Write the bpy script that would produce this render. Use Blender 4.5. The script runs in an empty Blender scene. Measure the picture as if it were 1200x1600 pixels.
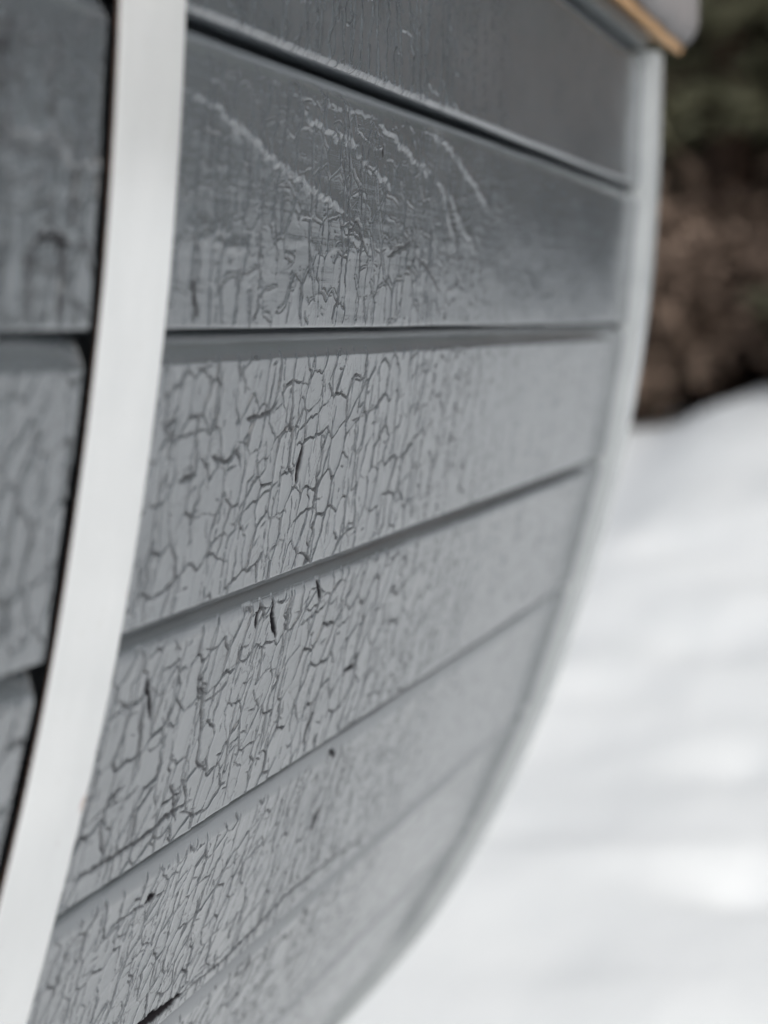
import bpy, math, random
import numpy as np
from mathutils import Matrix, Vector
R = math.radians
rng = np.random.default_rng(7); random.seed(7)
sc = bpy.context.scene
CZ = 1.02                       # camera height above the snow

# ---------------------------------------------------------------- camera
cam = bpy.data.cameras.new('camera'); camo = bpy.data.objects.new('camera', cam)
sc.collection.objects.link(camo); sc.camera = camo
fwd = Vector((-0.27341, 0.95730, -0.09396)); rt = Vector((0.96155, 0.27462, 0.0))
upv = rt.cross(fwd).normalized(); rt = fwd.cross(upv).normalized()
M = Matrix((rt, upv, -fwd)).transposed().to_4x4(); M.translation = Vector((0, 0, CZ))
camo.matrix_world = M
cam.sensor_fit = 'VERTICAL'; cam.sensor_height = 36; cam.sensor_width = 27; cam.lens = 72
cam.clip_start = 0.01; cam.clip_end = 3000
cam.dof.use_dof = True; cam.dof.focus_distance = 0.738; cam.dof.aperture_fstop = 7.0
sc.render.resolution_x = 768; sc.render.resolution_y = 1024

# ---------------------------------------------------------------- light
SUN_EL, SUN_AZ = R(42), R(118)
w = bpy.data.worlds.new('World'); sc.world = w; w.use_nodes = True
nt = w.node_tree; nt.nodes.clear()
sky = nt.nodes.new('ShaderNodeTexSky'); sky.sky_type = 'NISHITA'; sky.sun_disc = False
sky.sun_elevation = SUN_EL; sky.sun_rotation = SUN_AZ
sky.air_density = 1.0; sky.dust_density = 7.0; sky.ozone_density = 1.0
hs = nt.nodes.new('ShaderNodeHueSaturation'); hs.inputs['Saturation'].default_value = 0.38
bg = nt.nodes.new('ShaderNodeBackground'); bg.inputs['Strength'].default_value = 0.12
wo = nt.nodes.new('ShaderNodeOutputWorld')
nt.links.new(sky.outputs[0], hs.inputs['Color']); nt.links.new(hs.outputs[0], bg.inputs[0]); nt.links.new(bg.outputs[0], wo.inputs[0])
sl = bpy.data.lights.new('sun', 'SUN'); sl.energy = 0.5; sl.angle = R(70); sl.color = (1.0, 0.99, 0.975)
so = bpy.data.objects.new('sun', sl); sc.collection.objects.link(so)
sd = Vector((math.sin(SUN_AZ)*math.cos(SUN_EL), math.cos(SUN_AZ)*math.cos(SUN_EL), math.sin(SUN_EL)))
so.rotation_euler = sd.to_track_quat('Z', 'Y').to_euler()
sc.view_settings.view_transform = 'Standard'; sc.view_settings.look = 'None'
sc.view_settings.exposure = 0.5; sc.view_settings.gamma = 1.0
sc.view_settings.use_curve_mapping = False

# ---------------------------------------------------------------- helpers
def link(o, parent=None):
    sc.collection.objects.link(o)
    if parent: o.parent = parent
    return o
def tag(o, label=None, cat=None, group=None, kind=None):
    if label: o['label'] = label
    if cat: o['category'] = cat
    if group: o['group'] = group
    if kind: o['kind'] = kind
    return o
def mesh_np(name, V, F, mat, smooth=True, attrs=None, uv=None, parent=None):
    """V (n,3), F (m,4) or (m,3) int arrays -> one mesh object"""
    V = np.ascontiguousarray(V, dtype=np.float32); F = np.ascontiguousarray(F, dtype=np.int32)
    k = F.shape[1]; me = bpy.data.meshes.new(name)
    me.vertices.add(len(V)); me.vertices.foreach_set('co', V.ravel())
    me.loops.add(F.size); me.loops.foreach_set('vertex_index', F.ravel())
    me.polygons.add(len(F)); me.polygons.foreach_set('loop_start', np.arange(0, F.size, k, dtype=np.int32))
    me.polygons.foreach_set('loop_total', np.full(len(F), k, dtype=np.int32))
    me.polygons.foreach_set('use_smooth', np.full(len(F), smooth, dtype=bool))
    if uv is not None:
        l = me.uv_layers.new(name='UVMap'); l.data.foreach_set('uv', np.ascontiguousarray(uv[F.ravel()], dtype=np.float32).ravel())
    for n, a in (attrs or {}).items():
        at = me.attributes.new(n, 'FLOAT', 'POINT'); at.data.foreach_set('value', np.ascontiguousarray(a, dtype=np.float32))
    me.update(calc_edges=True); me.materials.append(mat)
    return link(bpy.data.objects.new(name, me), parent)
def grid_faces(nr, nc, flip=False):
    i = np.arange(nr-1)[:, None]*nc + np.arange(nc-1)[None, :]
    q = np.stack([i, i+1, i+nc+1, i+nc], -1).reshape(-1, 4)
    return q[:, ::-1] if flip else q
def prism(name, poly, y0, y1, mat, parent=None, ny=2, jit=0.0, smooth=False):
    """closed xz polygon extruded along Y, with end caps as fans"""
    poly = np.array(poly, float); n = len(poly); ys = np.linspace(y0, y1, ny)
    V = np.concatenate([np.c_[poly[:, 0], np.full(n, y), poly[:, 1]] for y in ys])
    if jit: V[:, [0, 2]] += rng.normal(0, jit, (len(V), 2))
    F = []
    for j in range(ny-1):
        for i in range(n):
            a, b = j*n+i, j*n+(i+1) % n; F.append((a, b, b+n, a+n))
    me = bpy.data.meshes.new(name)
    caps = [tuple(range(n))[::-1], tuple(range((ny-1)*n, ny*n))]
    me.from_pydata([tuple(v) for v in V], [], F+caps); me.update()
    bm = __import__('bmesh').new(); bm.from_mesh(me); __import__('bmesh').ops.recalc_face_normals(bm, faces=bm.faces); bm.to_mesh(me); bm.free()
    for p in me.polygons: p.use_smooth = smooth
    me.materials.append(mat); return link(bpy.data.objects.new(name, me), parent)
def box(name, lo, hi, mat, parent=None, bev=0.002):
    import bmesh
    me = bpy.data.meshes.new(name); bm = bmesh.new(); bmesh.ops.create_cube(bm, size=1)
    for v in bm.verts: v.co = Vector([(lo[i]+hi[i])/2 + v.co[i]*(hi[i]-lo[i]) for i in range(3)])
    if bev: bmesh.ops.bevel(bm, geom=bm.edges, offset=bev, segments=2, affect='EDGES')
    bm.to_mesh(me); bm.free(); me.materials.append(mat); return link(bpy.data.objects.new(name, me), parent)

def mat(name):
    m = bpy.data.materials.new(name); m.use_nodes = True; t = m.node_tree
    return m, t, t.nodes['Principled BSDF']
def N(t, ty, **kw):
    n = t.nodes.new(ty)
    for k, v in kw.items():
        if k in n.inputs: n.inputs[k].default_value = v
        else: setattr(n, k, v)
    return n
def noise(t, vec, scale, detail=4, rough=.55, dist=0):
    n = N(t, 'ShaderNodeTexNoise'); n.inputs['Scale'].default_value = scale; n.inputs['Detail'].default_value = detail
    n.inputs['Roughness'].default_value = rough; n.inputs['Distortion'].default_value = dist
    t.links.new(vec, n.inputs['Vector']); return n.outputs['Fac']
def mapping(t, src, sx, sy, sz):
    m = N(t, 'ShaderNodeMapping'); m.inputs['Scale'].default_value = (sx, sy, sz); t.links.new(src, m.inputs['Vector']); return m.outputs[0]
def ramp(t, fac, stops):
    r = N(t, 'ShaderNodeValToRGB'); e = r.color_ramp.elements
    e[0].position, e[0].color = stops[0][0], (*stops[0][1], 1)
    e[1].position, e[1].color = stops[-1][0], (*stops[-1][1], 1)
    for p, c in stops[1:-1]:
        x = e.new(p); x.color = (*c, 1)
    t.links.new(fac, r.inputs[0]); return r.outputs[0]
def mix(t, f, a, b, mode='MIX'):
    m = N(t, 'ShaderNodeMix', data_type='RGBA', blend_type=mode)
    for s, v in ((m.inputs[0], f), (m.inputs[6], a), (m.inputs[7], b)):
        if isinstance(v, bpy.types.NodeSocket): t.links.new(v, s)
        else: s.default_value = v if isinstance(v, (int, float)) else (*v, 1)
    return m.outputs[2]
def bump(t, h, strength, dist, prev=None):
    b = N(t, 'ShaderNodeBump'); b.inputs['Strength'].default_value = strength; b.inputs['Distance'].default_value = dist
    t.links.new(h, b.inputs['Height'])
    if prev: t.links.new(prev, b.inputs['Normal'])
    return b.outputs[0]

# ---------------------------------------------------------------- materials
def make_paint():
    m, t, p = mat('weathered_grey_paint')
    uv = N(t, 'ShaderNodeUVMap').outputs[0]
    oi = N(t, 'ShaderNodeObjectInfo')
    ad = N(t, 'ShaderNodeVectorMath', operation='ADD'); t.links.new(uv, ad.inputs[0]); t.links.new(oi.outputs['Random'], ad.inputs[1]); uvr = ad.outputs[0]
    grain = noise(t, mapping(t, uvr, 9, 420, 1), 1, 5, .6, .3)
    grain2 = noise(t, mapping(t, uvr, 30, 1500, 1), 1, 3, .6, .1)
    blot = noise(t, mapping(t, uvr, 14, 30, 1), 1, 4)
    fine = noise(t, mapping(t, uvr, 1400, 1700, 1), 1, 2)
    base = ramp(t, blot, [(.25, (.072, .084, .095)), (.75, (.096, .110, .124))])
    speck = ramp(t, noise(t, mapping(t, uvr, 330, 420, 1), 1, 2, .5), [(.69, (0, 0, 0)), (.76, (1, 1, 1))])
    sm = N(t, 'ShaderNodeMath', operation='MULTIPLY'); t.links.new(speck, sm.inputs[0]); sm.inputs[1].default_value = .35
    c1 = mix(t, sm.outputs[0], base, (.07, .072, .078))
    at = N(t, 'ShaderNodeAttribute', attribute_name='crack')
    c2 = mix(t, at.outputs['Fac'], c1, (.012, .011, .013))  # crack dirt and shade painted in as near-black colour
    t.links.new(c2, p.inputs['Base Color'])
    rr = N(t, 'ShaderNodeMapRange'); rr.inputs[3].default_value = .11; rr.inputs[4].default_value = .17
    t.links.new(blot, rr.inputs[0])
    rm = N(t, 'ShaderNodeMix', data_type='FLOAT'); t.links.new(at.outputs['Fac'], rm.inputs[0]); t.links.new(rr.outputs[0], rm.inputs[2]); rm.inputs[3].default_value = .9
    t.links.new(rm.outputs[0], p.inputs['Roughness'])
    sp = N(t, 'ShaderNodeMapRange'); sp.inputs[3].default_value = .5; sp.inputs[4].default_value = .03
    t.links.new(at.outputs['Fac'], sp.inputs[0]); t.links.new(sp.outputs[0], p.inputs['Specular IOR Level'])
    b = bump(t, grain, .12, .0006); b = bump(t, grain2, .15, .0002, b); b = bump(t, fine, .10, .0001, b)
    t.links.new(b, p.inputs['Normal']); p.inputs['IOR'].default_value = 2.5
    df = N(t, 'ShaderNodeBsdfDiffuse'); df.inputs['Color'].default_value = (.012, .011, .013, 1); ms = N(t, 'ShaderNodeMixShader')  # painted crack darkness again, without sheen
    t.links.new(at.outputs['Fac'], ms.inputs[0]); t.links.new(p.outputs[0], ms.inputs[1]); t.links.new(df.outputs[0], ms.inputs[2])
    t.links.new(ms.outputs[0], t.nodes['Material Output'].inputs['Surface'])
    return m
PAINT = make_paint()
def make_white():
    m, t, p = mat('white_gloss_band')
    uv = N(t, 'ShaderNodeUVMap').outputs[0]
    spots = ramp(t, noise(t, mapping(t, uv, 260, 200, 1), 1, 3, .55), [(.655, (0, 0, 0)), (.76, (1, 1, 1))])
    sm = N(t, 'ShaderNodeMath', operation='MULTIPLY'); t.links.new(spots, sm.inputs[0]); sm.inputs[1].default_value = .38
    blot = ramp(t, noise(t, mapping(t, uv, 40, 14, 1), 1, 4), [(.3, (.50, .522, .537)), (.7, (.555, .578, .592))])
    c = mix(t, sm.outputs[0], blot, (.40, .37, .34))
    at = N(t, 'ShaderNodeAttribute', attribute_name='wear')
    c = mix(t, at.outputs['Fac'], c, (.30, .17, .10))
    t.links.new(c, p.inputs['Base Color'])
    p.inputs['Roughness'].default_value = .04; p.inputs['IOR'].default_value = 2.4
    b = bump(t, noise(t, mapping(t, uv, 60, 500, 1), 1, 3), .04, .0003)
    b = bump(t, noise(t, mapping(t, uv, 30, 22, 1), 1, 2), .06, .0008, b)
    t.links.new(b, p.inputs['Normal']); return m
WHITE = make_white()
def simple(name, stops, scale, rough, bs=.3, bd=.002, stretch=(1, 1, 1), detail=5):
    m, t, p = mat(name); oc = N(t, 'ShaderNodeTexCoord').outputs['Object']
    f = noise(t, mapping(t, oc, *[scale*s for s in stretch]), 1, detail)
    t.links.new(ramp(t, f, stops), p.inputs['Base Color']); p.inputs['Roughness'].default_value = rough
    if bs: t.links.new(bump(t, f, bs, bd), p.inputs['Normal'])
    return m
DARK = simple('dark_gap_backing', [(.3, (.010, .010, .012)), (.7, (.016, .016, .018))], 60, .95)  # near-black so the gaps between boards look deep in shade
TRIM = simple('light_grey_trim_paint', [(.3, (.33, .355, .37)), (.7, (.38, .405, .42))], 40, .22, .3, .0008, (1, .2, 1))
RAIL = simple('rail_grey_paint', [(.3, (.18, .20, .21)), (.7, (.22, .24, .25))], 40, .4, .3, .0008, (1, .1, 1))
RAW = simple('raw_pine', [(.3, (.42, .24, .11)), (.7, (.60, .38, .19))], 60, .6, .4, .001, (1, .06, 1))
EDGE = simple('band_cut_edge', [(.3, (.05, .035, .03)), (.7, (.10, .06, .045))], 200, .7)
FELT = simple('roof_felt', [(.3, (.04, .04, .045)), (.7, (.07, .07, .075))], 300, .9)
BARK = simple('conifer_bark', [(.3, (.045, .028, .020)), (.7, (.11, .065, .045))], 14, .9, .8, .02, (1, 1, .25))
TWIG = simple('bare_twigs', [(.3, (.035, .024, .017)), (.7, (.085, .055, .036))], 8, .9, 0)
def leafmat(name, a, b, sc_=2.2):
    m, t, p = mat(name); oc = N(t, 'ShaderNodeTexCoord').outputs['Object']
    f = noise(t, oc, sc_, 3, .6)
    t.links.new(ramp(t, f, [(.32, a), (.68, b)]), p.inputs['Base Color']); p.inputs['Roughness'].default_value = .75
    return m
NEEDLE = leafmat('conifer_needles', (.14, .145, .088), (.27, .26, .165))
DEADLEAF = leafmat('dry_brown_leaves', (.18, .128, .098), (.33, .24, .18))
def make_snow(name, a, b, grit):
    m, t, p = mat(name); oc = N(t, 'ShaderNodeTexCoord').outputs['Object']
    f = noise(t, mapping(t, oc, 4.2, 1.0, 1.1), 1, 3, .5)
    c = ramp(t, f, [(.38, a), (.62, b)])
    g = ramp(t, noise(t, mapping(t, oc, 26, 26, 26), 1, 4, .7), [(.60, (0, 0, 0)), (.78, (1, 1, 1))])
    sm = N(t, 'ShaderNodeMath', operation='MULTIPLY'); t.links.new(g, sm.inputs[0]); sm.inputs[1].default_value = grit
    c = mix(t, sm.outputs[0], c, (.30, .26, .22))
    t.links.new(c, p.inputs['Base Color']); p.inputs['Roughness'].default_value = .65
    b1 = bump(t, noise(t, mapping(t, oc, 5, 5, 5), 1, 6, .6), .3, .03); b1 = bump(t, noise(t, mapping(t, oc, 90, 90, 90), 1, 4), .4, .004, b1)
    t.links.new(b1, p.inputs['Normal']); return m
SNOW = make_snow('snow', (.675, .71, .728), (.735, .767, .782), .12)
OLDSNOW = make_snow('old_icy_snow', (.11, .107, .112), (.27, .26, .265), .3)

# ================================================================ setting: snow ground
def vnoise(X, Y, seed, n=64):
    g = np.random.default_rng(seed).random((n, n)); xi = np.floor(X).astype(int); yi = np.floor(Y).astype(int)
    fx = X-xi; fy = Y-yi; fx = fx*fx*(3-2*fx); fy = fy*fy*(3-2*fy)
    a = g[yi % n, xi % n]; b = g[yi % n, (xi+1) % n]; c = g[(yi+1) % n, xi % n]; d = g[(yi+1) % n, (xi+1) % n]
    return (a*(1-fx)+b*fx)*(1-fy)+(c*(1-fx)+d*fx)*fy
def snow_h(X, Y):
    d = Y + .08*X
    bank = np.clip((d-4.2)/4.6, 0, 1); bank = bank*bank*(3-2*bank)
    crest = .545 + .62*np.clip((X+.6)/3.0, 0, 1)**1.3 + .19*(1/(1+np.exp(-(X+1.12)*14))) + .04*np.sin(X*1.3)
    h = bank*crest
    h += (vnoise(X*1.1+9, Y*1.1+5, 1)-.5)*.02 + (vnoise(X*3.4+9, Y*3.4+5, 2)-.5)*.035 + (vnoise(X*8+9, Y*8+5, 3)-.5)*.02
    for (px, py, r, dp) in FOOT:
        q = ((X-px)**2+(Y-py)**2)/r**2
        h -= dp*np.exp(-q**1.5)
    h -= .06*np.exp(-((X+1.25)**2)/1.2)*(Y < 1.9)
    return h
fr = np.random.default_rng(3)
FOOT = [(x+fr.normal(0, .06), y+fr.normal(0, .06), .11+fr.random()*.06, .02+fr.random()*.04) for x, y in
        [(.05, 2.4), (-.22, 2.85), (.02, 3.3), (-.3, 3.7), (-.05, 4.15), (-.45, 4.5), (-.2, 5.0), (-.62, 5.5), (.5, 2.2), (.9, 3.0), (.7, 3.9), (-.75, 4.0), (-.9, 5.2), (.3, 6.0), (-.8, 6.4), (1.2, 5.1)]]
xs = np.concatenate([np.array([-900, -300, -100, -40, -20]), np.arange(-12, 12.01, .09), np.array([20, 40, 100, 300, 900])])
ys = np.concatenate([np.array([-900, -300, -100, -40, -20]), np.arange(-12, 16.01, .09), np.array([20, 40, 100, 300, 900])])
XX, YY = np.meshgrid(xs, ys); HH = snow_h(XX, YY)
g = mesh_np('snow_ground', np.c_[XX.ravel(), YY.ravel(), HH.ravel()], grid_faces(len(ys), len(xs)), SNOW)
tag(g, 'white lumpy snow covering the ground and rising to a low bank', kind='structure')

# ================================================================ barrel sauna
ANG = [1.2, 4.6, 9.4, 14.6, 18.0, 24.0, 30, 39, 44, 48, 52, 56, 60, 64, 69, 74]
W = .0895
def T_(k): a = R(ANG[k]); return np.array([-math.sin(a), -math.cos(a)])
def N_(k): a = R(ANG[k]); return np.array([math.cos(a), -math.sin(a)])
P = {2: np.array([-.2207, CZ-.0033])}
for k in range(3, len(ANG)+1): P[k] = P[k-1]+W*T_(k-1)
for k in (1, 0): P[k] = P[k+1]-W*T_(k)
sauna = link(bpy.data.objects.new('barrel_sauna', None)); sauna.location = (0, 0, 0)
tag(sauna, 'barrel shaped cabin clad in cracked grey painted boards with a white band', 'sauna')

# traced marks in board coordinates (mm along the barrel, mm down from the joint)
MARKS = {
 1: [
  ('r', 1.0, [(554.5, 21.9), (572.6, 22.4), (592.6, 26.5), (614.1, 31.5), (636.6, 35.2), (664.5, 40.2), (694.7, 45.0), (714.9, 48.5)]),
  ('r', 1.0, [(652.0, 15.9), (663.0, 19.1), (677.4, 19.9), (696.5, 22.0), (721.7, 22.1)]),
  ('r', 0.9, [(721.1, 26.3), (738.5, 29.2), (756.6, 32.0), (766.6, 35.5)]),
  ('r', 1.2, [(744.5, 13.9), (760.7, 14.8), (780.0, 18.1), (800.6, 22.8), (826.9, 25.5)]),
  ('r', 1.2, [(805.8, 8.1), (821.4, 9.3), (849.5, 12.5), (874.3, 18.7), (900.5, 25.3), (936.3, 36.3)]),
  ('r', 0.8, [(844.0, 28.9), (862.4, 34.6), (876.4, 42.1), (903.4, 50.8), (917.7, 56.1)]),
  ('r', 0.6, [(556.3, 59.3), (576.9, 59.0), (593.7, 60.2)]),
  ('r', 0.4, [(631.8, 13.2), (658.0, 12.2), (701.4, 11.0), (741.9, 10.6)]),
  ('r', 0.22, [(617.7, 63.3), (660, 60), (684.1, 62.6), (735, 61.0), (801.2, 57.1), (860, 55), (935.0, 50.6)]),
  ('r', 0.7, [(560, 64), (575, 62.5), (590, 65), (604, 64), (612, 67)]),
  ('r', 0.6, [(700, 50), (716, 53.5), (727, 58), (741, 56.5)]),
  ('r', 0.7, [(833, 27), (850, 33), (858, 42), (871, 50), (880, 60)]),
  ('s', 0.45, [(565.3, 75.3), (567.1, 80.0), (571.1, 84.7)]),
  ('s', .6, [(753.8, 21.9), (754.4, 24.2)]),
  ('c', 1.0, [(714.5, 62.4), (716.4, 54.2), (727.5, 50.3), (734.2, 57.0), (743.3, 62.7)]),
  ('c', 1.0, [(769.5, 61.9), (800.8, 55.9), (794.3, 47.2)]),
  ('c', 1.0, [(812.1, 60.7), (828.6, 64.1), (846.5, 70.5), (859.2, 75.7)])],
 2: [
  ('s', 1.0, [(691.6, 54.2), (691.0, 50.0), (691.5, 43.5)]),
  ('c', 1.1, [(599.0, 39.8), (614.7, 42.9), (623.1, 38.9), (628.2, 46.6)]),
  ('c', 1.1, [(571.8, 45.9), (587.3, 45.1), (586.1, 36.6), (581.6, 30.8)]),
  ('c', 1.0, [(627.0, 29.6), (648.6, 28.4), (656.7, 24.4)]),
  ('c', 1.0, [(555.3, 29.0), (563.2, 27.5), (563.6, 24.6)])],
 3: [
  ('s', 1.0, [(675.2, 16.8), (673.4, 12.2), (675.7, 9.7)]),
  ('s', 0.9, [(701.4, 24.2), (691.3, 16.0), (688.8, 9.6)]),
  ('s', 0.7, [(587.0, 32.7), (581.9, 25.0), (578.1, 20.1)]),
  ('s', 0.7, [(748.5, 16.6), (739.0, 7.6)]),
  ('s', 0.9, [(781.9, 70.5), (776.3, 76.3), (778.3, 82.2)]),
  ('s', 0.7, [(816.2, 58.0), (827.0, 57.6), (830.3, 52.4)]),
  ('c', 1.5, [(657.8, 67.5), (645.2, 61.2), (641.6, 48.8), (634.5, 34.8), (624.9, 25.2)]),
  ('c', 1.2, [(554.2, 79.7), (577.7, 79.3), (606.2, 79.6), (627.8, 76.8), (649.9, 76.3)]),
  ('c', 1.4, [(637.4, 80.3), (628.8, 69.0), (621.7, 63.9)]),
  ('c', 1.3, [(575.9, 77.7), (567.7, 67.0), (568.4, 57.8), (577.9, 54.3)]),
  ('c', 1.2, [(597.3, 78.0), (596.1, 66.7), (605.7, 60.2)])],
 4: [
  ('c', 1.2, [(709.8, 81.9), (758.3, 83.9), (807.1, 79.6), (832.2, 76.2), (899.2, 77.5), (968.9, 82.6)]),
  ('s', .7, [(630.4, 19.7), (631.7, 18.4), (636.9, 19.3)]),
  ('s', 1.0, [(836.7, 46.3), (836.3, 40.1), (840.9, 37.2)]),
  ('s', 0.7, [(822.1, 3.5), (837.1, 11.3)]),
  ('w', 1.0, [(633.7, 86.8), (658.2, 81.6), (672.3, 80.7), (688.5, 81.8), (709.8, 81.9)]),
  ('c', 0.8, [(599.0, 19.4), (632.8, 20.0), (649.5, 20.5)])],
}
# how strongly each board is checked: density, spacing mm, width, depth, share of cross links, lip height, slope of the short links
STYLE = {0: (.74, 8, .36, .70, .2, .62, -.05), 1: (.66, 12, .40, .80, .26, .30, .10), 2: (.72, 14, .38, .85, .22, .06, .16),
         3: (.72, 16, .46, 1.1, .2, .08, .16), 4: (.70, 12, .36, .85, .15, .12, .20), 5: (.5, 14, .45, .7, .2, .06, .15), 6: (.5, 14, .45, .7, .2, .06, .15)}

def crack_segments(k, u0, u1, g):
    dens, sp, wd, dp, cross, lip, slope = STYLE.get(k, STYLE[6])
    segs = []                                  # (x0,y0,x1,y1,width,depth,lip)
    def poly(pts, w_, d_, l_):
        n = len(pts)
        for i in range(n-1):
            t = (i+.5)/(n-1); tp = min(1, 3.2*min(t, 1-t)+.25)
            q = .75+.5*g.random()
            segs.append((*pts[i], *pts[i+1], w_*tp*q, d_*tp*q, l_))
    cols = []; x = u0
    while x < u1:
        pts = []; px = x; drift = g.normal(0, .10); y = 9.6
        while y < 88.6:
            pts.append((px, y)); y += 1.9; px += drift*1.6+g.normal(0, .55)
            if g.random() < .05: px += g.choice([-1, 1])*g.uniform(1.5, 4)
            drift = .8*drift+g.normal(0, .10) - .02*(px-x)/sp
        cols.append(pts)
        sw = wd*g.uniform(.55, 1.35); sdp = dp*g.uniform(.5, 1.3)
        i = 0
        while i < len(pts)-2:
            ln = int(g.uniform(4, 22))
            if g.random() < dens: poly(pts[i:i+ln+1], sw, sdp, lip)
            else: ln = max(2, ln//2)
            i += ln
        x += sp*g.choice([.45, .7, 1., 1.15, 1.5], p=[.15, .25, .3, .2, .1])*g.uniform(.85, 1.15)
    def at(c, y):
        c = cols[c]; i = min(len(c)-1, max(0, int((y-8.2)/1.9))); return c[i]
    for c in range(len(cols)-1):
        y = g.uniform(9, 22)
        while y < 87:
            if g.random() < cross:
                a = at(c, y); span = 1 if g.random() < .75 else 2
                if c+span < len(cols):
                    dx = cols[c+span][0][0]-cols[c][0][0]
                    b = at(c+span, min(87, max(9, y+g.normal(-slope*dx, 2.0))))
                    if g.random() < .3: b = ((a[0]+b[0])/2, (a[1]+b[1])/2)
                    n = max(3, int(abs(b[0]-a[0])/2.0)); pts = []
                    kk = g.uniform(-2, 2)
                    for j in range(n+1):
                        t = j/n; pts.append((a[0]+(b[0]-a[0])*t+g.normal(0, .25), a[1]+(b[1]-a[1])*t+kk*math.sin(math.pi*t)+g.normal(0, .42)))
                    poly(pts, wd*.62*g.uniform(.7, 1.2), dp*g.uniform(.5, 1.), lip)
            y += g.choice([6, 10, 15, 22], p=[.2, .35, .3, .15])*g.uniform(.8, 1.2)
    # hair-fine short checks
    for _ in range(int((u1-u0)*.55)):
        a = (g.uniform(u0, u1), g.uniform(10, 84)); L = g.uniform(2, 8); n = 4
        th = g.normal(math.pi/2, .25) if g.random() < .7 else g.normal(-.1, .3)
        pts = [(a[0]+math.cos(th)*L*j/n+g.normal(0, .2), a[1]+math.sin(th)*L*j/n) for j in range(n+1)]
        poly(pts, .28, dp*.5, lip*.6)
    return segs
def rough_line(pts, step, jit, g):
    out = []
    for (a, b), (c, d) in zip(pts[:-1], pts[1:]):
        n = max(2, int(math.hypot(c-a, d-b)/step))
        for j in range(n): t = j/n; out.append((a+(c-a)*t+g.normal(0, jit), b+(d-b)*t+g.normal(0, jit)))
    out.append(pts[-1]); return out

def voronoi(UU, VV, su, sv, seed, jit=.95, warp=1.0):
    """distance in mm to the cell borders, direction of the border normal, and a random number per border"""
    g = np.random.default_rng(seed); n = 256; J = (g.random((n, n, 2))-.5)*jit; Hh = g.random((n, n))
    wu = (vnoise(UU*.11+70, VV*.11+70, seed+1)-.5)*5.0+(vnoise(UU*.42+70, VV*.42+70, seed+2)-.5)*1.6+(vnoise(UU*1.1+70, VV*1.1+70, seed+5)-.5)*.3
    wv = (vnoise(UU*.11+70, VV*.11+70, seed+3)-.5)*5.0+(vnoise(UU*.42+70, VV*.42+70, seed+4)-.5)*1.8+(vnoise(UU*1.1+70, VV*1.1+70, seed+6)-.5)*.3
    X = (UU+wu*warp); Y = (VV+wv*warp); iv = np.floor(Y/sv).astype(int)
    best = np.full(X.shape, 1e9); bi = np.zeros(X.shape, int); bx = np.zeros(X.shape); by = np.zeros(X.shape)
    cand = []
    for dv in (-1, 0, 1):
        rv = iv+dv; shift = (rv % 2)*.5; iu = np.floor(X/su-shift).astype(int)
        for du in (-1, 0, 1):
            ru = iu+du; jx = J[rv % n, ru % n, 0]; jy = J[rv % n, ru % n, 1]
            px = (ru+.5+shift+jx)*su; py = (rv+.5+jy*.8)*sv; d = (px-X)**2+((py-Y))**2*(su/sv)**1.2
            cand.append((d, px, py, (rv % n)*n+(ru % n)))
            m = d < best; best = np.where(m, d, best); bi = np.where(m, cand[-1][3], bi); bx = np.where(m, px, bx); by = np.where(m, py, by)
    ed = np.full(X.shape, 1e9); nx = np.zeros(X.shape); rid = np.zeros(X.shape); sy_ = np.zeros(X.shape)
    for d, px, py, idn in cand:
        ex, ey = px-bx, py-by; sc2 = (su/sv)**1.2; L = np.sqrt(ex*ex+ey*ey*sc2*sc2)+1e-6
        e = (d-best)/(2*L); e = np.where(idn == bi, 1e9, e); m = e < ed
        sy_ = np.where(m, ey/(np.abs(ex)+np.abs(ey)+1e-6), sy_); ed = np.where(m, e, ed); nx = np.where(m, np.abs(ex)/(np.abs(ex)+np.abs(ey)+1e-6), nx)
        h = np.sin((np.minimum(idn, bi)*12.9898+np.maximum(idn, bi)*78.233) % 6283.1)*43758.5; rid = np.where(m, h-np.floor(h), rid)
    th_ = Hh.ravel()[(bi*7+13) % Hh.size]*6.283; tilt = ((X-bx)*np.cos(th_)+(Y-by)*np.sin(th_))
    return ed, nx, rid, Hh.ravel()[bi], sy_, tilt

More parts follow.
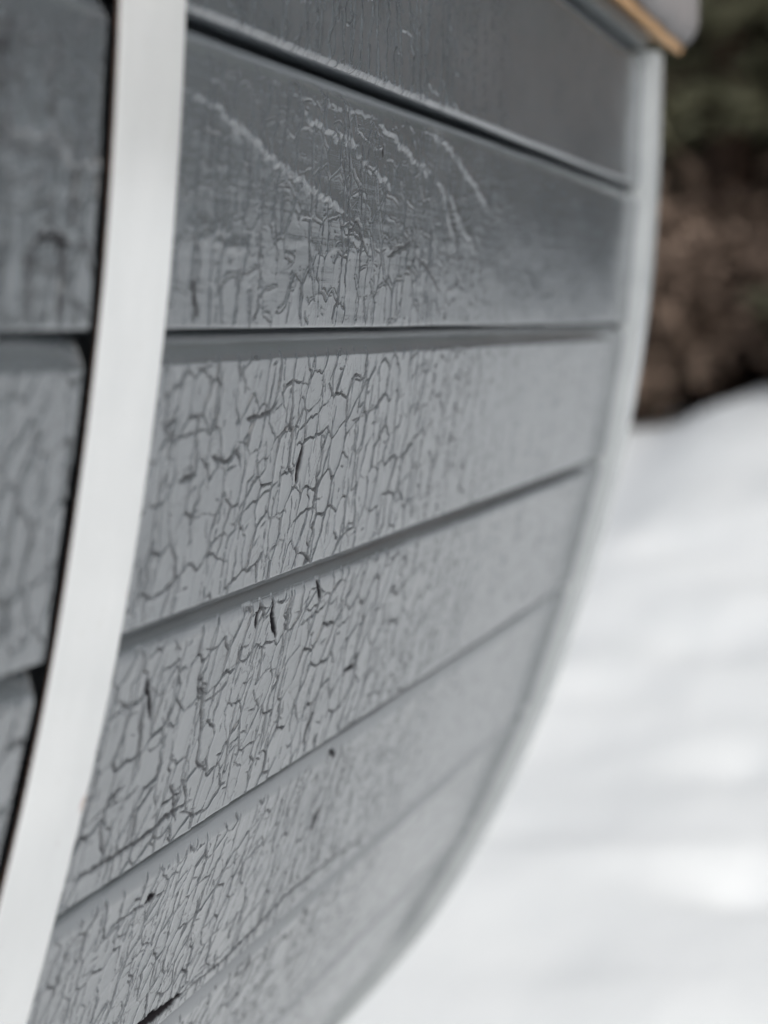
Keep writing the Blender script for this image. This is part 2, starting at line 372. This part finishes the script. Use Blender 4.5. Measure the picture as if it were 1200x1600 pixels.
def height_field(k, ys, vs, g, detail):
    """relief (m) and crack mask over the face of board k; ys, vs in m"""
    U = ys*1000; Vv = vs*1000; H = np.zeros((len(vs), len(ys))); D = np.zeros_like(H); C = np.zeros_like(H)
    UU, VV = np.meshgrid(U, Vv)
    H += (vnoise(UU*.018+k*11+60, VV*.05+k*5+60, 20+k)-.5)*.40 + (vnoise(UU*.07+k*11+60, VV*.16+k*5+60, 40+k)-.5)*.12
    H += (vnoise(UU*.05+60, VV*.6+60, 60+k)-.5)*.045
    L = np.zeros_like(H)
    def stamp(x0, y0, x1, y1, wd, dp, lip, asym=0.0, lw=1.0, sat=1):
        rad = 3.2*wd+lw*1.8+(3.5 if asym else 0)
        a, b = np.searchsorted(U, [min(x0, x1)-rad, max(x0, x1)+rad]); c, d = np.searchsorted(Vv, [min(y0, y1)-rad, max(y0, y1)+rad])
        if b-a < 1 or d-c < 1: return
        X = UU[c:d, a:b]; Y = VV[c:d, a:b]; ex, ey = x1-x0, y1-y0; L2 = ex*ex+ey*ey+1e-9
        t = np.clip(((X-x0)*ex+(Y-y0)*ey)/L2, 0, 1); dx = X-x0-t*ex; dy = Y-y0-t*ey; q = np.sqrt(dx*dx+dy*dy)
        if dp:
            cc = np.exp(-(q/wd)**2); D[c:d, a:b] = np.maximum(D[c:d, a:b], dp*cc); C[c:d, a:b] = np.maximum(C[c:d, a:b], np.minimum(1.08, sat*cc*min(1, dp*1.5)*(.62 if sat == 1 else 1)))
        if lip:
            if asym:                                # lifted edge: slow rise from above, sharp drop on the lower side
                nrm = math.sqrt(L2); sx, sy = -ey/nrm, ex/nrm
                if sy < 0: sx, sy = -sx, -sy
                sg_ = dx*sx+dy*sy; tt = q*q-sg_*sg_
                l = lip*np.where(sg_ < 0, np.exp(-(sg_/3.0)**2), np.exp(-(sg_/1.5)**2))*np.exp(-np.maximum(tt, 0)/.8)
            else: l = lip*np.exp(-(q/lw)**2)
            L[c:d, a:b] = np.maximum(L[c:d, a:b], l)
    if detail:
        for s in crack_segments(k, U[0]-2, U[-1]+2, g): stamp(*s, lw=.7 if k < 2 else 1.0)
        for ty, am, pts in (MARKS.get(k, []) if U[0] > 500 else [('r', 1.9, [(440, 41.5), (452, 41), (461, 40.5), (469, 43), (477, 46.5), (494, 47.5)]), ('c', 1.3, [(455, 70), (457, 78), (458, 88)]), ('c', 1.3, [(471, 66), (475, 74), (474, 87)]), ('c', 1.2, [(455, 70), (462, 66), (471, 66), (480, 68)]), ('c', 1.2, [(481, 46), (479, 56), (480, 63)])] if k == 1 else []):
            pl = rough_line(pts, 2.6 if ty == 'r' else 1.6, .8 if ty == 'r' else .3, g); n = len(pl)
            for i in range(n-1):
                t = (i+.5)/(n-1); tp = min(1, 4*min(t, 1-t)+.3)*g.uniform(.65, 1.3); sg = (*pl[i], *pl[i+1])
                if ty == 'r':
                    stamp(*sg, .5, 0, .62*am*tp*g.uniform(.7, 1.25), 1., .8)
                    x0, y0, x1, y1 = sg; stamp(x0, y0+1.9, x1, y1+1.9, .35, .12*am*tp, 0)
                elif ty == 'c': stamp(*sg, .62*am*tp, .75*am*tp, .05)
                elif ty == 's': stamp(*sg, (.8 if k == 3 else 1.05)*am*tp+.3, 1.5, .10, sat=2.2)
                elif ty == 'w':
                    stamp(*sg, 2.0*am*(1-.9*t**3)+.1, 2.6, .12, sat=4)
    if detail:
        # (main cell u, v, depth, width, lip, share of borders open, fine cell amount)
        cu, cv, vd, vw, vl, op, fa = {0: (9, 17, .8, .34, .26, .55, .2), 1: (12, 15, 1.0, .40, .28, .62, .2), 2: (13.5, 15.5, 1.25, .35, .16, .88, .3),
                      3: (15, 17, 1.5, .45, .20, .86, .3), 4: (11.5, 14, 1.1, .34, .24, .74, .35)}.get(k, (12, 15, .9, .45, .1, .8, .4))
        ed, nx, rid, cid, sy_, tilt = voronoi(UU+.0, VV+UU*STYLE.get(k, STYLE[6])[6], cu, cv, 200+k*17, .78, .45 if k < 2 else .7)
        mod = np.clip((vnoise(UU*.16+70, VV*.16+70, 300+k)-.12)*1.9, 0, 1.25)*(.25 if k in (0, 1) else .55)+(.62 if k not in (0, 1) else .5)
        on = np.clip((op-rid)*9, 0, 1)*(.45+.75*((rid*7.3) % 1))*(.62+.55*nx)*mod
        wd_ = vw*(.55+.6*on); cc = np.exp(-(ed/wd_)**2)*on
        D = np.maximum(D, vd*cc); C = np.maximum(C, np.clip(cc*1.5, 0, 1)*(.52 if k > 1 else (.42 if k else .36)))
        L = np.maximum(L, vl*on*np.exp(-((ed-.5)/1.3)**2)*((1+1.0*sy_) if k < 2 else 1)); fc = np.clip((op-.3)*1.6, .15, 1)*np.clip(1-(UU-820)/200, .15, 1)*np.clip((VV-10)/4, 0, 1); H += ((cid-.5)*.20+tilt*.022+.10*np.clip(1-ed/2.4, 0, 1)**2)*fc
        ed2, nx2, rid2, cid2, sy2, tl2 = voronoi(UU+300, VV+UU*.1, cu*.45, cv*.42, 400+k*13, .95, .4 if k < 2 else .8)
        pm = np.clip((vnoise(UU*.035+70, VV*.05+70, 500+k)-.42)*4, 0, 1)*fa
        on2 = np.clip((.6-rid2)*6, 0, 1)*pm; cc = np.exp(-(ed2/(.30*(.6+.5*on2)))**2)*on2
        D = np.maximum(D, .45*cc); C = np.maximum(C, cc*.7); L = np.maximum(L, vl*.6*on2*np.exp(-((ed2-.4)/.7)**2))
    fade = np.clip((VV-8.5-1.6*(vnoise(UU*.09+50, UU*0+k+50, 31)-.9))/1.6, 0, 1)[:, :]; fade *= np.clip((89.0-VV)/.6, .0, 1)
    fu = 1-.68*np.clip((UU-820-90*(vnoise(VV*.03+k+50, UU*.01+50, 71)-.5))/210, 0, 1)
    if U[0] < 500 and k < 2: D *= 1.9; C = np.clip(C*2.6, 0, 1)
    D *= fu; L *= fu; C *= fu
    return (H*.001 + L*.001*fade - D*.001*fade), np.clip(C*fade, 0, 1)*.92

def make_board(k, ys, nface, gap, rec, cove, rb, g, detail, parent):
    """one board: tucked top, rounded shoulder, cracked face, rounded lower edge, underside"""
    rows = []                                       # (v, n)
    rows += [(gap, -.020), (gap, -rec-.0012), (gap+.0004, -rec-.0003)]
    for t in np.linspace(0, 1, 14):
        th = t*math.pi/2
        a_ = (1-math.cos(th)); rows.append((gap+.0007+(cove-gap-.0007)*a_, -rec*(.42*(1-math.sin(th))+.58*(1-a_)**1.15)))
    f0 = cove+.0003; f1 = W-rb
    face = np.linspace(f0, f1, nface)
    rows += [(v, 0.) for v in face]
    for t in np.linspace(0, 1, 6)[1:]:
        th = t*math.pi/2; rows.append((f1+rb*math.sin(th), -rb*(1-math.cos(th))))
    rows.append((W, -.020))
    rows = np.array(rows); vs, ns = rows[:, 0], rows[:, 1]
    Hf, Cf = height_field(k, ys, vs, g, detail)
    wob = (vnoise(ys*14+k*7+50, np.zeros_like(ys)+k+50, 90+k)-.5)*.0008
    keep = (ns > -.012)[:, None]
    v2 = vs[:, None]+np.where(vs[:, None] > W-.01, wob[None, :]*.4, 0)
    n2 = ns[:, None]+Hf*keep
    rel = P[k][None, None, :]+v2[..., None]*T_(k)+n2[..., None]*N_(k)
    V = np.empty((len(vs), len(ys), 3)); V[..., 0] = rel[..., 0]; V[..., 2] = rel[..., 1]; V[..., 1] = ys[None, :]
    # end grain caps: fold one extra column inwards at each end
    capa = V[:, :1].copy(); capb = V[:, -1:].copy(); e = .0006
    ctr = P[k]+.5*W*T_(k)-.02*N_(k)
    nc = len(ys); Vall = V.reshape(-1, 3); F = grid_faces(len(vs), nc, flip=True)
    base = len(Vall); back = []
    for col in (0, nc-1):
        b = V[:, col].copy(); q = P[k][None, :]+np.clip(vs, .001, W-.001)[:, None]*T_(k)-.020*N_(k); b[:, 0] = q[:, 0]; b[:, 2] = q[:, 1]; back.append(b)
    V2 = np.concatenate([Vall]+back); nr = len(vs); i = np.arange(nr-1)
    A = np.stack([i*nc, (i+1)*nc, base+i+1, base+i], 1); B_ = np.stack([i*nc+nc-1, base+nr+i, base+nr+i+1, (i+1)*nc+nc-1], 1)
    F = np.concatenate([F, A, B_])
    UVg = np.stack([np.broadcast_to(ys[None, :], v2.shape), v2+k*.13], -1).reshape(-1, 2)
    UV = np.concatenate([UVg, np.c_[np.full(nr, ys[0]), vs], np.c_[np.full(nr, ys[-1]), vs]])
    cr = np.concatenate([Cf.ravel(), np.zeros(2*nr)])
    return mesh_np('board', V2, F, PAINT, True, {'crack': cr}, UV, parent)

Y0R, Y1R = .520, 1.360
def cols(s): return np.concatenate([np.arange(.520, .542, .004), np.arange(.542, .86, .0006*s), np.arange(.86, 1.06, .0015*s), np.arange(1.06, 1.359, .004*s), [1.360]])
for k in range(0, 9):
    vis = k <= 6
    g_ = np.random.default_rng(100+k)
    gap = .0022 if k == 1 else .0012
    rb = .0032 if k == 0 else .0015
    make_board(k, cols(1 if k in (0, 1, 2, 3, 4) else (1.3 if vis else 8)), 205 if k in (1, 2, 3, 4) else (150 if vis else 12), gap, .0064, .0104, rb, g_, vis, sauna)
for k in range(9, 16):
    make_board(k, np.linspace(Y0R, Y1R, 12), 5, .0012, .0064, .0104, .0015, rng, False, sauna)
YL = .4930
for k in range(0, 16):
    vis = k in (1, 2, 3, 4)
    yl = np.concatenate([np.linspace(-.65, .43, 10), np.arange(.438, YL-.0008, .0008), [YL-.0005, YL]]) if vis else np.linspace(-.65, YL, 10)
    make_board(k, yl, 120 if vis else 6, .0022 if k == 1 else .0012, .0064, .0104, .0032 if k == 0 else .0015, np.random.default_rng(300+k), vis, sauna)

# added near-black shell behind the boards, its colour stands in for gap shade
CX, CZc, RAD = -.2116-1.03, CZ+.19, 1.03
def ring(r, n=96): return [(CX+r*math.cos(a), CZc+r*math.sin(a)) for a in np.linspace(0, 2*math.pi, n, endpoint=False)]
shell_in = [tuple(P[k]-.0195*N_(min(k, 15))) for k in range(16, -1, -1)]
th0 = math.atan2(shell_in[0][1]-CZc, shell_in[0][0]-CX)
rem = [(CX+1.012*math.cos(a), CZc+1.012*math.sin(a)) for a in np.linspace(th0, th0-2*math.pi+ (-th0)+.06, 60)[1:]]
prism('gap_backing_shell', shell_in[::-1]+rem[:-1], -.64, 1.35, DARK, sauna)

# curved bands: smooth curve through the joints
def catmull(pts, n):
    pts = [2*pts[0]-pts[1]]+pts+[2*pts[-1]-pts[-2]]; out = []
    for i in range(1, len(pts)-2):
        p0, p1, p2, p3 = pts[i-1:i+3]
        for t in np.linspace(0, 1, n, endpoint=False):
            out.append(.5*((2*p1)+(-p0+p2)*t+(2*p0-5*p1+4*p2-p3)*t*t+(-p0+3*p1-3*p2+p3)*t**3))
    out.append(pts[-2]); return np.array(out)
curve = catmull([P[k] for k in range(0, 17)], 60)
tan = np.gradient(curve, axis=0); tan /= np.linalg.norm(tan, axis=1)[:, None]
nor = np.stack([-tan[:, 1], tan[:, 0]], 1)      # tan points down; outward normal is +x
def band(name, y0, y1, n_in, n_out, material, edge_mat=None, ncol=16, rough=0.0, sel=slice(None), wear=None):
    c, n = curve[sel], nor[sel]; m = len(c)
    prof = [(y0, n_in), (y0, n_out-.0003), (y0+.00012, n_out-.00008)]
    prof += [(y, n_out) for y in np.linspace(y0+.0004, y1-.0004, ncol)]
    prof += [(y1-.00012, n_out-.00008), (y1, n_out-.0003), (y1, n_in)]
    prof = np.array(prof); V = np.empty((m, len(prof), 3))
    s = np.concatenate([[0], np.cumsum(np.linalg.norm(np.diff(c, axis=0), axis=1))])
    for j, (y, h) in enumerate(prof):
        hh = h+(rough*(vnoise(s*9+50, np.zeros(m)+50+y*6, 5)-.5) if h > n_in else 0)
        q = c+n*np.asarray(hh).reshape(-1, 1)*np.ones((m, 1)); V[:, j, 0] = q[:, 0]; V[:, j, 2] = q[:, 1]
        V[:, j, 1] = y+(rough*.5*(vnoise(s*30+50, np.zeros(m)+7, 6)-.5) if j < 3 or j > len(prof)-4 else 0)
    F = grid_faces(m, len(prof), flip=True)
    UV = np.stack([np.broadcast_to(prof[None, :, 0], V.shape[:2]), np.broadcast_to(s[:, None], V.shape[:2])], -1).reshape(-1, 2)
    wr = np.zeros(V.shape[:2])
    if wear: wr = wear(V, prof, s)
    o = mesh_np(name, V.reshape(-1, 3), F, material, True, {'wear': wr.ravel()}, UV, sauna)
    if edge_mat:
        o.data.materials.append(edge_mat); idx = np.zeros(len(F), dtype=np.int32); nf = len(prof)-1
        idx.reshape(-1, nf)[:, 0] = 1; idx.reshape(-1, nf)[:, -1] = 1
        o.data.polygons.foreach_set('material_index', idx)
    return o
def wear(V, prof, s):
    q = ((V[..., 1]-.5420)/.0032)**2+((s[:, None]-.319)/.0032)**2
    r = np.random.default_rng(4).random(V.shape[:2])
    wv = np.clip(1.2-q, 0, 1)*(.5+.5*r)
    q = ((V[..., 1]-.5420)/.0012)**2+((s[:, None]-.255)/.0016)**2
    return np.maximum(wv, np.clip(.8-q, 0, 1)*.6)
band('white_band', .4972, .5422, .0003, .0014, WHITE, EDGE, 24, .0006, wear=wear)
band('end_trim', 1.3615, 1.390, -.02, .0092, TRIM, None, 8, .0004, sel=slice(0, len(curve)))

# end wall of vertical boards behind the trim, top rail, roof board
for i in range(14):
    x1 = -.26-i*.14; x0 = x1-.137
    zc = lambda x: math.sqrt(max(.0001, .985**2-(x-CX)**2))
    pts = [(x0, CZc-zc(x0)), (x1, CZc-zc(x1)), (x1, CZc+min(zc(x1), .9)), (x0, CZc+min(zc(x0), .9))]
    prism('end_wall_board', pts, 1.351, 1.372, RAIL, sauna)
n0 = N_(0)
railp = [P[0]+np.array([0, .0012])-n0*.018, P[0]+np.array([0, .0012])+n0*.0035, P[0]+np.array([0, .0100])+n0*.0035, P[0]+np.array([0, .0100])-n0*.018]
prism('top_rail', railp, -.64, 1.3605, RAIL, sauna)
z = CZ
prism('roof_edge_board', [(-.2175, z+.1925), (-.1970, z+.1802), (-.1950, z+.1835), (-.1955, z+.187), (-.2150, z+.1985)], -.66, 1.428, RAW, sauna)
roof_o = [(-.2170, z+.2000)]+[(CX+(RAD+.012)*math.cos(a), CZc+.012+(RAD+.012)*math.sin(a)) for a in np.linspace(.03, math.pi-.03, 48)]
roof_i = [(CX+(RAD-.006)*math.cos(a), CZc+.012+(RAD-.006)*math.sin(a)) for a in np.linspace(math.pi-.03, .03, 48)]
prism('roof_covering', roof_o+roof_i, -.66, 1.42, FELT, sauna)
for yy in (-.45, 1.15):
    box('cradle_beam', (CX-.55, yy-.045, -.05), (CX+.55, yy+.045, CZc-RAD+.12), BARK, sauna, .006)

# old snow lying on the roof and curling over its edge
edge = [(-.2165, .2005), (-.2050, .1935), (-.1965, .1870), (-.1915, .1850), (-.1868, .1905), (-.1845, .2010), (-.1850, .2150), (-.1835, .2350), (-.1780, .2900), (-.1680, .3400)]
arc = [(CX+(RAD+.085)*math.cos(a), CZc-CZ+(RAD+.085)*math.sin(a)) for a in np.linspace(.20, math.pi-.12, 40)]
arc_b = [(CX+(RAD+.014)*math.cos(a), CZc-CZ+.012+(RAD+.014)*math.sin(a)) for a in np.linspace(math.pi-.1, .06, 40)]
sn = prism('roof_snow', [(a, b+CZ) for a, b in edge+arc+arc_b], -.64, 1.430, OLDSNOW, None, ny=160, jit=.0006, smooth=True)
co = np.empty(len(sn.data.vertices)*3, dtype=np.float32); sn.data.vertices.foreach_get('co', co); co = co.reshape(-1, 3)
endf = np.clip((1.430-co[:, 1])/.012, 0, 1); sh = np.sqrt(1-(1-endf)**2)
outw = (vnoise(co[:, 1]*22+50, co[:, 2]*22+50, 12)-.5)*.005
cx_, cz_ = -.205, CZ+.21
near_edge = co[:, 0] > -.26
co[:, 0] = np.where(near_edge, cx_+(co[:, 0]-cx_)*(.55+.45*sh)+outw*(co[:, 0] > -.2), co[:, 0])
sn.data.vertices.foreach_set('co', co.ravel()); sn.data.update()
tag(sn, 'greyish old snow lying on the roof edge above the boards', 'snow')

# ================================================================ trees and bushes behind the snow bank
def tube(p0, p1, r0, r1, n=7):
    p0 = np.array(p0); p1 = np.array(p1); d = p1-p0; d = d/np.linalg.norm(d)
    a = np.cross(d, [0, 0, 1.0]) if abs(d[2]) < .9 else np.cross(d, [1.0, 0, 0]); a /= np.linalg.norm(a); b = np.cross(d, a)
    th = np.linspace(0, 2*math.pi, n, endpoint=False)
    c = np.cos(th)[:, None]*a+np.sin(th)[:, None]*b
    V = np.concatenate([p0+c*r0, p1+c*r1]); i = np.arange(n); F = np.stack([i, (i+1) % n, (i+1) % n+n, i+n], 1)
    return V, F
def join(parts):
    Vs, Fs, o = [], [], 0
    for V, F in parts: Vs.append(V); Fs.append(F+o); o += len(V)
    return np.concatenate(Vs), np.concatenate(Fs)
def quads(C, A, B):
    n = len(C); V = np.stack([C-A-B, C+A-B, C+A+B, C-A+B], 1).reshape(-1, 3); return V, np.arange(4*n).reshape(n, 4)
def rnd_unit(g, n): v = g.normal(size=(n, 3)); return v/np.linalg.norm(v, axis=1)[:, None]
def conifer_arrays(seed, h, rad, low, nb=120, per=60):
    g = np.random.default_rng(seed); wood = []; zz = np.linspace(-.25, h, 12); px = np.cumsum(g.normal(0, .02, 12))*.6
    for i in range(11): wood.append(tube((px[i], 0, zz[i]), (px[i+1], 0, zz[i+1]), .15*(1-zz[i]/h*.9)*h/7+.01, .15*(1-zz[i+1]/h*.9)*h/7+.01, 9))
    C, A, B = [], [], []
    for i in range(nb):
        t = low+(1-low)*g.random()**1.15; zb = t*h; L = rad*(1-t)**.75*g.uniform(.7, 1.15)+.12; az = g.uniform(0, 2*math.pi)
        dirv = np.array([math.cos(az), math.sin(az), 0]); drop = g.uniform(.15, .45)
        s = np.linspace(0, 1, 5); pts = np.array([[0, 0, zb]])+dirv*(s*L)[:, None]+np.array([0, 0, 1])*((.12*s-drop*s*s)*L)[:, None]
        for j in range(4): wood.append(tube(pts[j], pts[j+1], .018*(1-s[j])+.004, .018*(1-s[j+1])+.004, 4))
        n = int(per*L/rad)+12; q = g.random(n)**.7; cc = np.stack([np.interp(q, s, pts[:, a]) for a in range(3)], 1)
        side = np.cross(dirv, [0, 0, 1]); wdt = (.10+.28*q*(1-q)*4*.5)*L
        cc += side*(g.normal(0, .45, n)*wdt)[:, None]+np.array([0, 0, 1])*(-abs(g.normal(0, .08, n)))[:, None]
        u = rnd_unit(g, n)*.4+dirv+side*g.normal(0, .6, n)[:, None]; u /= np.linalg.norm(u, axis=1)[:, None]; v = np.cross(u, rnd_unit(g, n)); v /= np.linalg.norm(v, axis=1)[:, None]
        C.append(cc); A.append(u*g.uniform(.03, .075, n)[:, None]); B.append(v*g.uniform(.010, .022, n)[:, None])
    return join(wood), quads(np.concatenate(C), np.concatenate(A), np.concatenate(B))
def bush_arrays(seed, h, rad, nst=46, leaves=2600):
    g = np.random.default_rng(seed); wood = []; tips = []
    for i in range(nst):
        az = g.uniform(0, 6.283); b = np.array([g.normal(0, .12)*rad, g.normal(0, .12)*rad, -.1]); out = g.uniform(.15, 1)*rad; hh = h*g.uniform(.55, 1)
        p = b; prev = None
        for j in range(5):
            s = (j+1)/5; q = b+np.array([math.cos(az)*out*s**1.3, math.sin(az)*out*s**1.3, hh*s])+g.normal(0, .03, 3)
            wood.append(tube(p, q, .016*(1-s*.8)+.003, .016*(1-s)+.003, 5)); p = q
            if j > 0:
                for _ in range(3):
                    e = q+rnd_unit(g, 1)[0]*g.uniform(.12, .35)+np.array([0, 0, .1]); wood.append(tube(q, e, .005, .002, 3)); tips.append((q, e))
    tips = np.array(tips); k = g.integers(0, len(tips), leaves); t = g.random(leaves)[:, None]
    C = tips[k, 0]*(1-t)+tips[k, 1]*t+g.normal(0, .03, (leaves, 3)); C[:, 2] = np.maximum(C[:, 2], 0)
    u = rnd_unit(g, leaves); v = np.cross(u, rnd_unit(g, leaves)); v /= np.linalg.norm(v, axis=1)[:, None]
    return join(wood), quads(C, u*g.uniform(.018, .04, leaves)[:, None], v*g.uniform(.012, .025, leaves)[:, None])
def gz(x, y): return float(snow_h(np.array([x]), np.array([y]))[0])
def place(kind, arrs, x, y, rz, mats, label, cat, group=None, names=('trunk', 'crown')):
    e = link(bpy.data.objects.new(kind, None)); e.location = (x, y, gz(x, y)); e.rotation_euler = (0, 0, rz)
    tag(e, label, cat, group)
    mesh_np(names[0], *arrs[0], mats[0], True, parent=e); mesh_np(names[1], *arrs[1], mats[1], False, parent=e)
    return e
place('conifer_tree', conifer_arrays(1, 7.5, 1.5, .21, 190, 120), -1.26, 11.1, .4, (BARK, NEEDLE), 'dark green evergreen tree standing behind the bushes and the snow bank', 'tree')
place('dry_bush', bush_arrays(5, .95, .75, 60, 5200), -1.62, 9.7, 0, (TWIG, DEADLEAF), 'brown dry bush beside the far end of the cabin, where the snow bank dips', 'bush', names=('stem', 'foliage'))
place('dry_bush', bush_arrays(6, .85, .85, 60, 5200), -.58, 10.1, 1, (TWIG, DEADLEAF), 'brown dry bush farther from the cabin, where the snow bank is higher', 'bush', names=('stem', 'foliage'))
# the rest of the wood plus an unseen ring added for light, one mass
VT2 = [conifer_arrays(40+i, 6.5, 1.8, .04, 130, 80) for i in range(3)]  # low-branched variant for the unseen ring, shaped to darken reflections
VT = [conifer_arrays(20+i, 7.5, 1.7, .22, 110, 90) for i in range(3)]
BT = [bush_arrays(30+i, 1.05, 1.0, 40, 3600) for i in range(3)]
gf = np.random.default_rng(9); wood, leaf, dry = [], [], []
spots = [(gf.uniform(-9, 3), gf.uniform(13.0, 19)) for _ in range(16)]
spots += [(gf.uniform(-5, 1.5), gf.uniform(13, 17)) for _ in range(14)]
spots += [(-3.1, 12.8), (-.1, 13.2), (-2.1, 13.4), (-1.0, 14.2), (.9, 11.8), (2.2, 11.2)]
spots += [(9.5*math.sin(a)+gf.normal(0, .7), 9.5*math.cos(a)+gf.normal(0, .7)) for a in np.linspace(.12, 1.7, 20)]  # off-view tree ring, added to block sky and darken reflections
for i, (x, y) in enumerate(spots):
    (wv, wf), (lv, lf) = (VT2 if i >= len(spots)-20 else VT)[i % 3]; a = gf.uniform(0, 6.28); s = gf.uniform(.8, 1.25); drop = 1.3*(y > 13.5); Rm = np.array([[math.cos(a), -math.sin(a), 0], [math.sin(a), math.cos(a), 0], [0, 0, 1]])*s
    off = np.array([x, y, gz(x, y)-drop]); wood.append((wv@Rm.T+off, wf)); leaf.append((lv@Rm.T+off, lf))
bsp = [(gf.uniform(-4.5, 1.0), gf.uniform(10.8, 12.5)) for _ in range(18)]+[(-4.2+.45*i, 13.4+.3*(i % 3)) for i in range(12)]+[(-4.6+.5*i, 15.0) for i in range(12)]
bsp += [(8.9*math.sin(a)+gf.normal(0, .3), 8.9*math.cos(a)+gf.normal(0, .3)) for a in np.linspace(.02, 1.6, 22)]  # off-view bush ring, likewise added for the reflections
for i, (x, y) in enumerate(bsp):
    (wv, wf), (lv, lf) = BT[i % 3]; a = gf.uniform(0, 6.28); Rm = np.array([[math.cos(a), -math.sin(a), 0], [math.sin(a), math.cos(a), 0], [0, 0, 1]])
    off = np.array([x, y, gz(x, y)]); leaf_, wood_ = (lv@Rm.T+off, lf), (wv@Rm.T+off, wf); dry.append(leaf_); wood.append(wood_)
Vw, Fw = join(wood); Vl, Fl = join(leaf); Vd, Fd = join(dry)
fo = mesh_np('woodland', np.concatenate([Vw, Vl, Vd]), np.concatenate([Fw, Fl+len(Vw), Fd+len(Vw)+len(Vl)]), BARK, False)
fo.data.materials.append(NEEDLE); fo.data.materials.append(DEADLEAF)
fo.data.polygons.foreach_set('material_index', np.concatenate([np.zeros(len(Fw)), np.ones(len(Fl)), np.full(len(Fd), 2)]).astype(np.int32))
tag(fo, 'dark blurred edge of the wood beyond the snow, plus unseen trees added for light', 'woodland', kind='stuff')
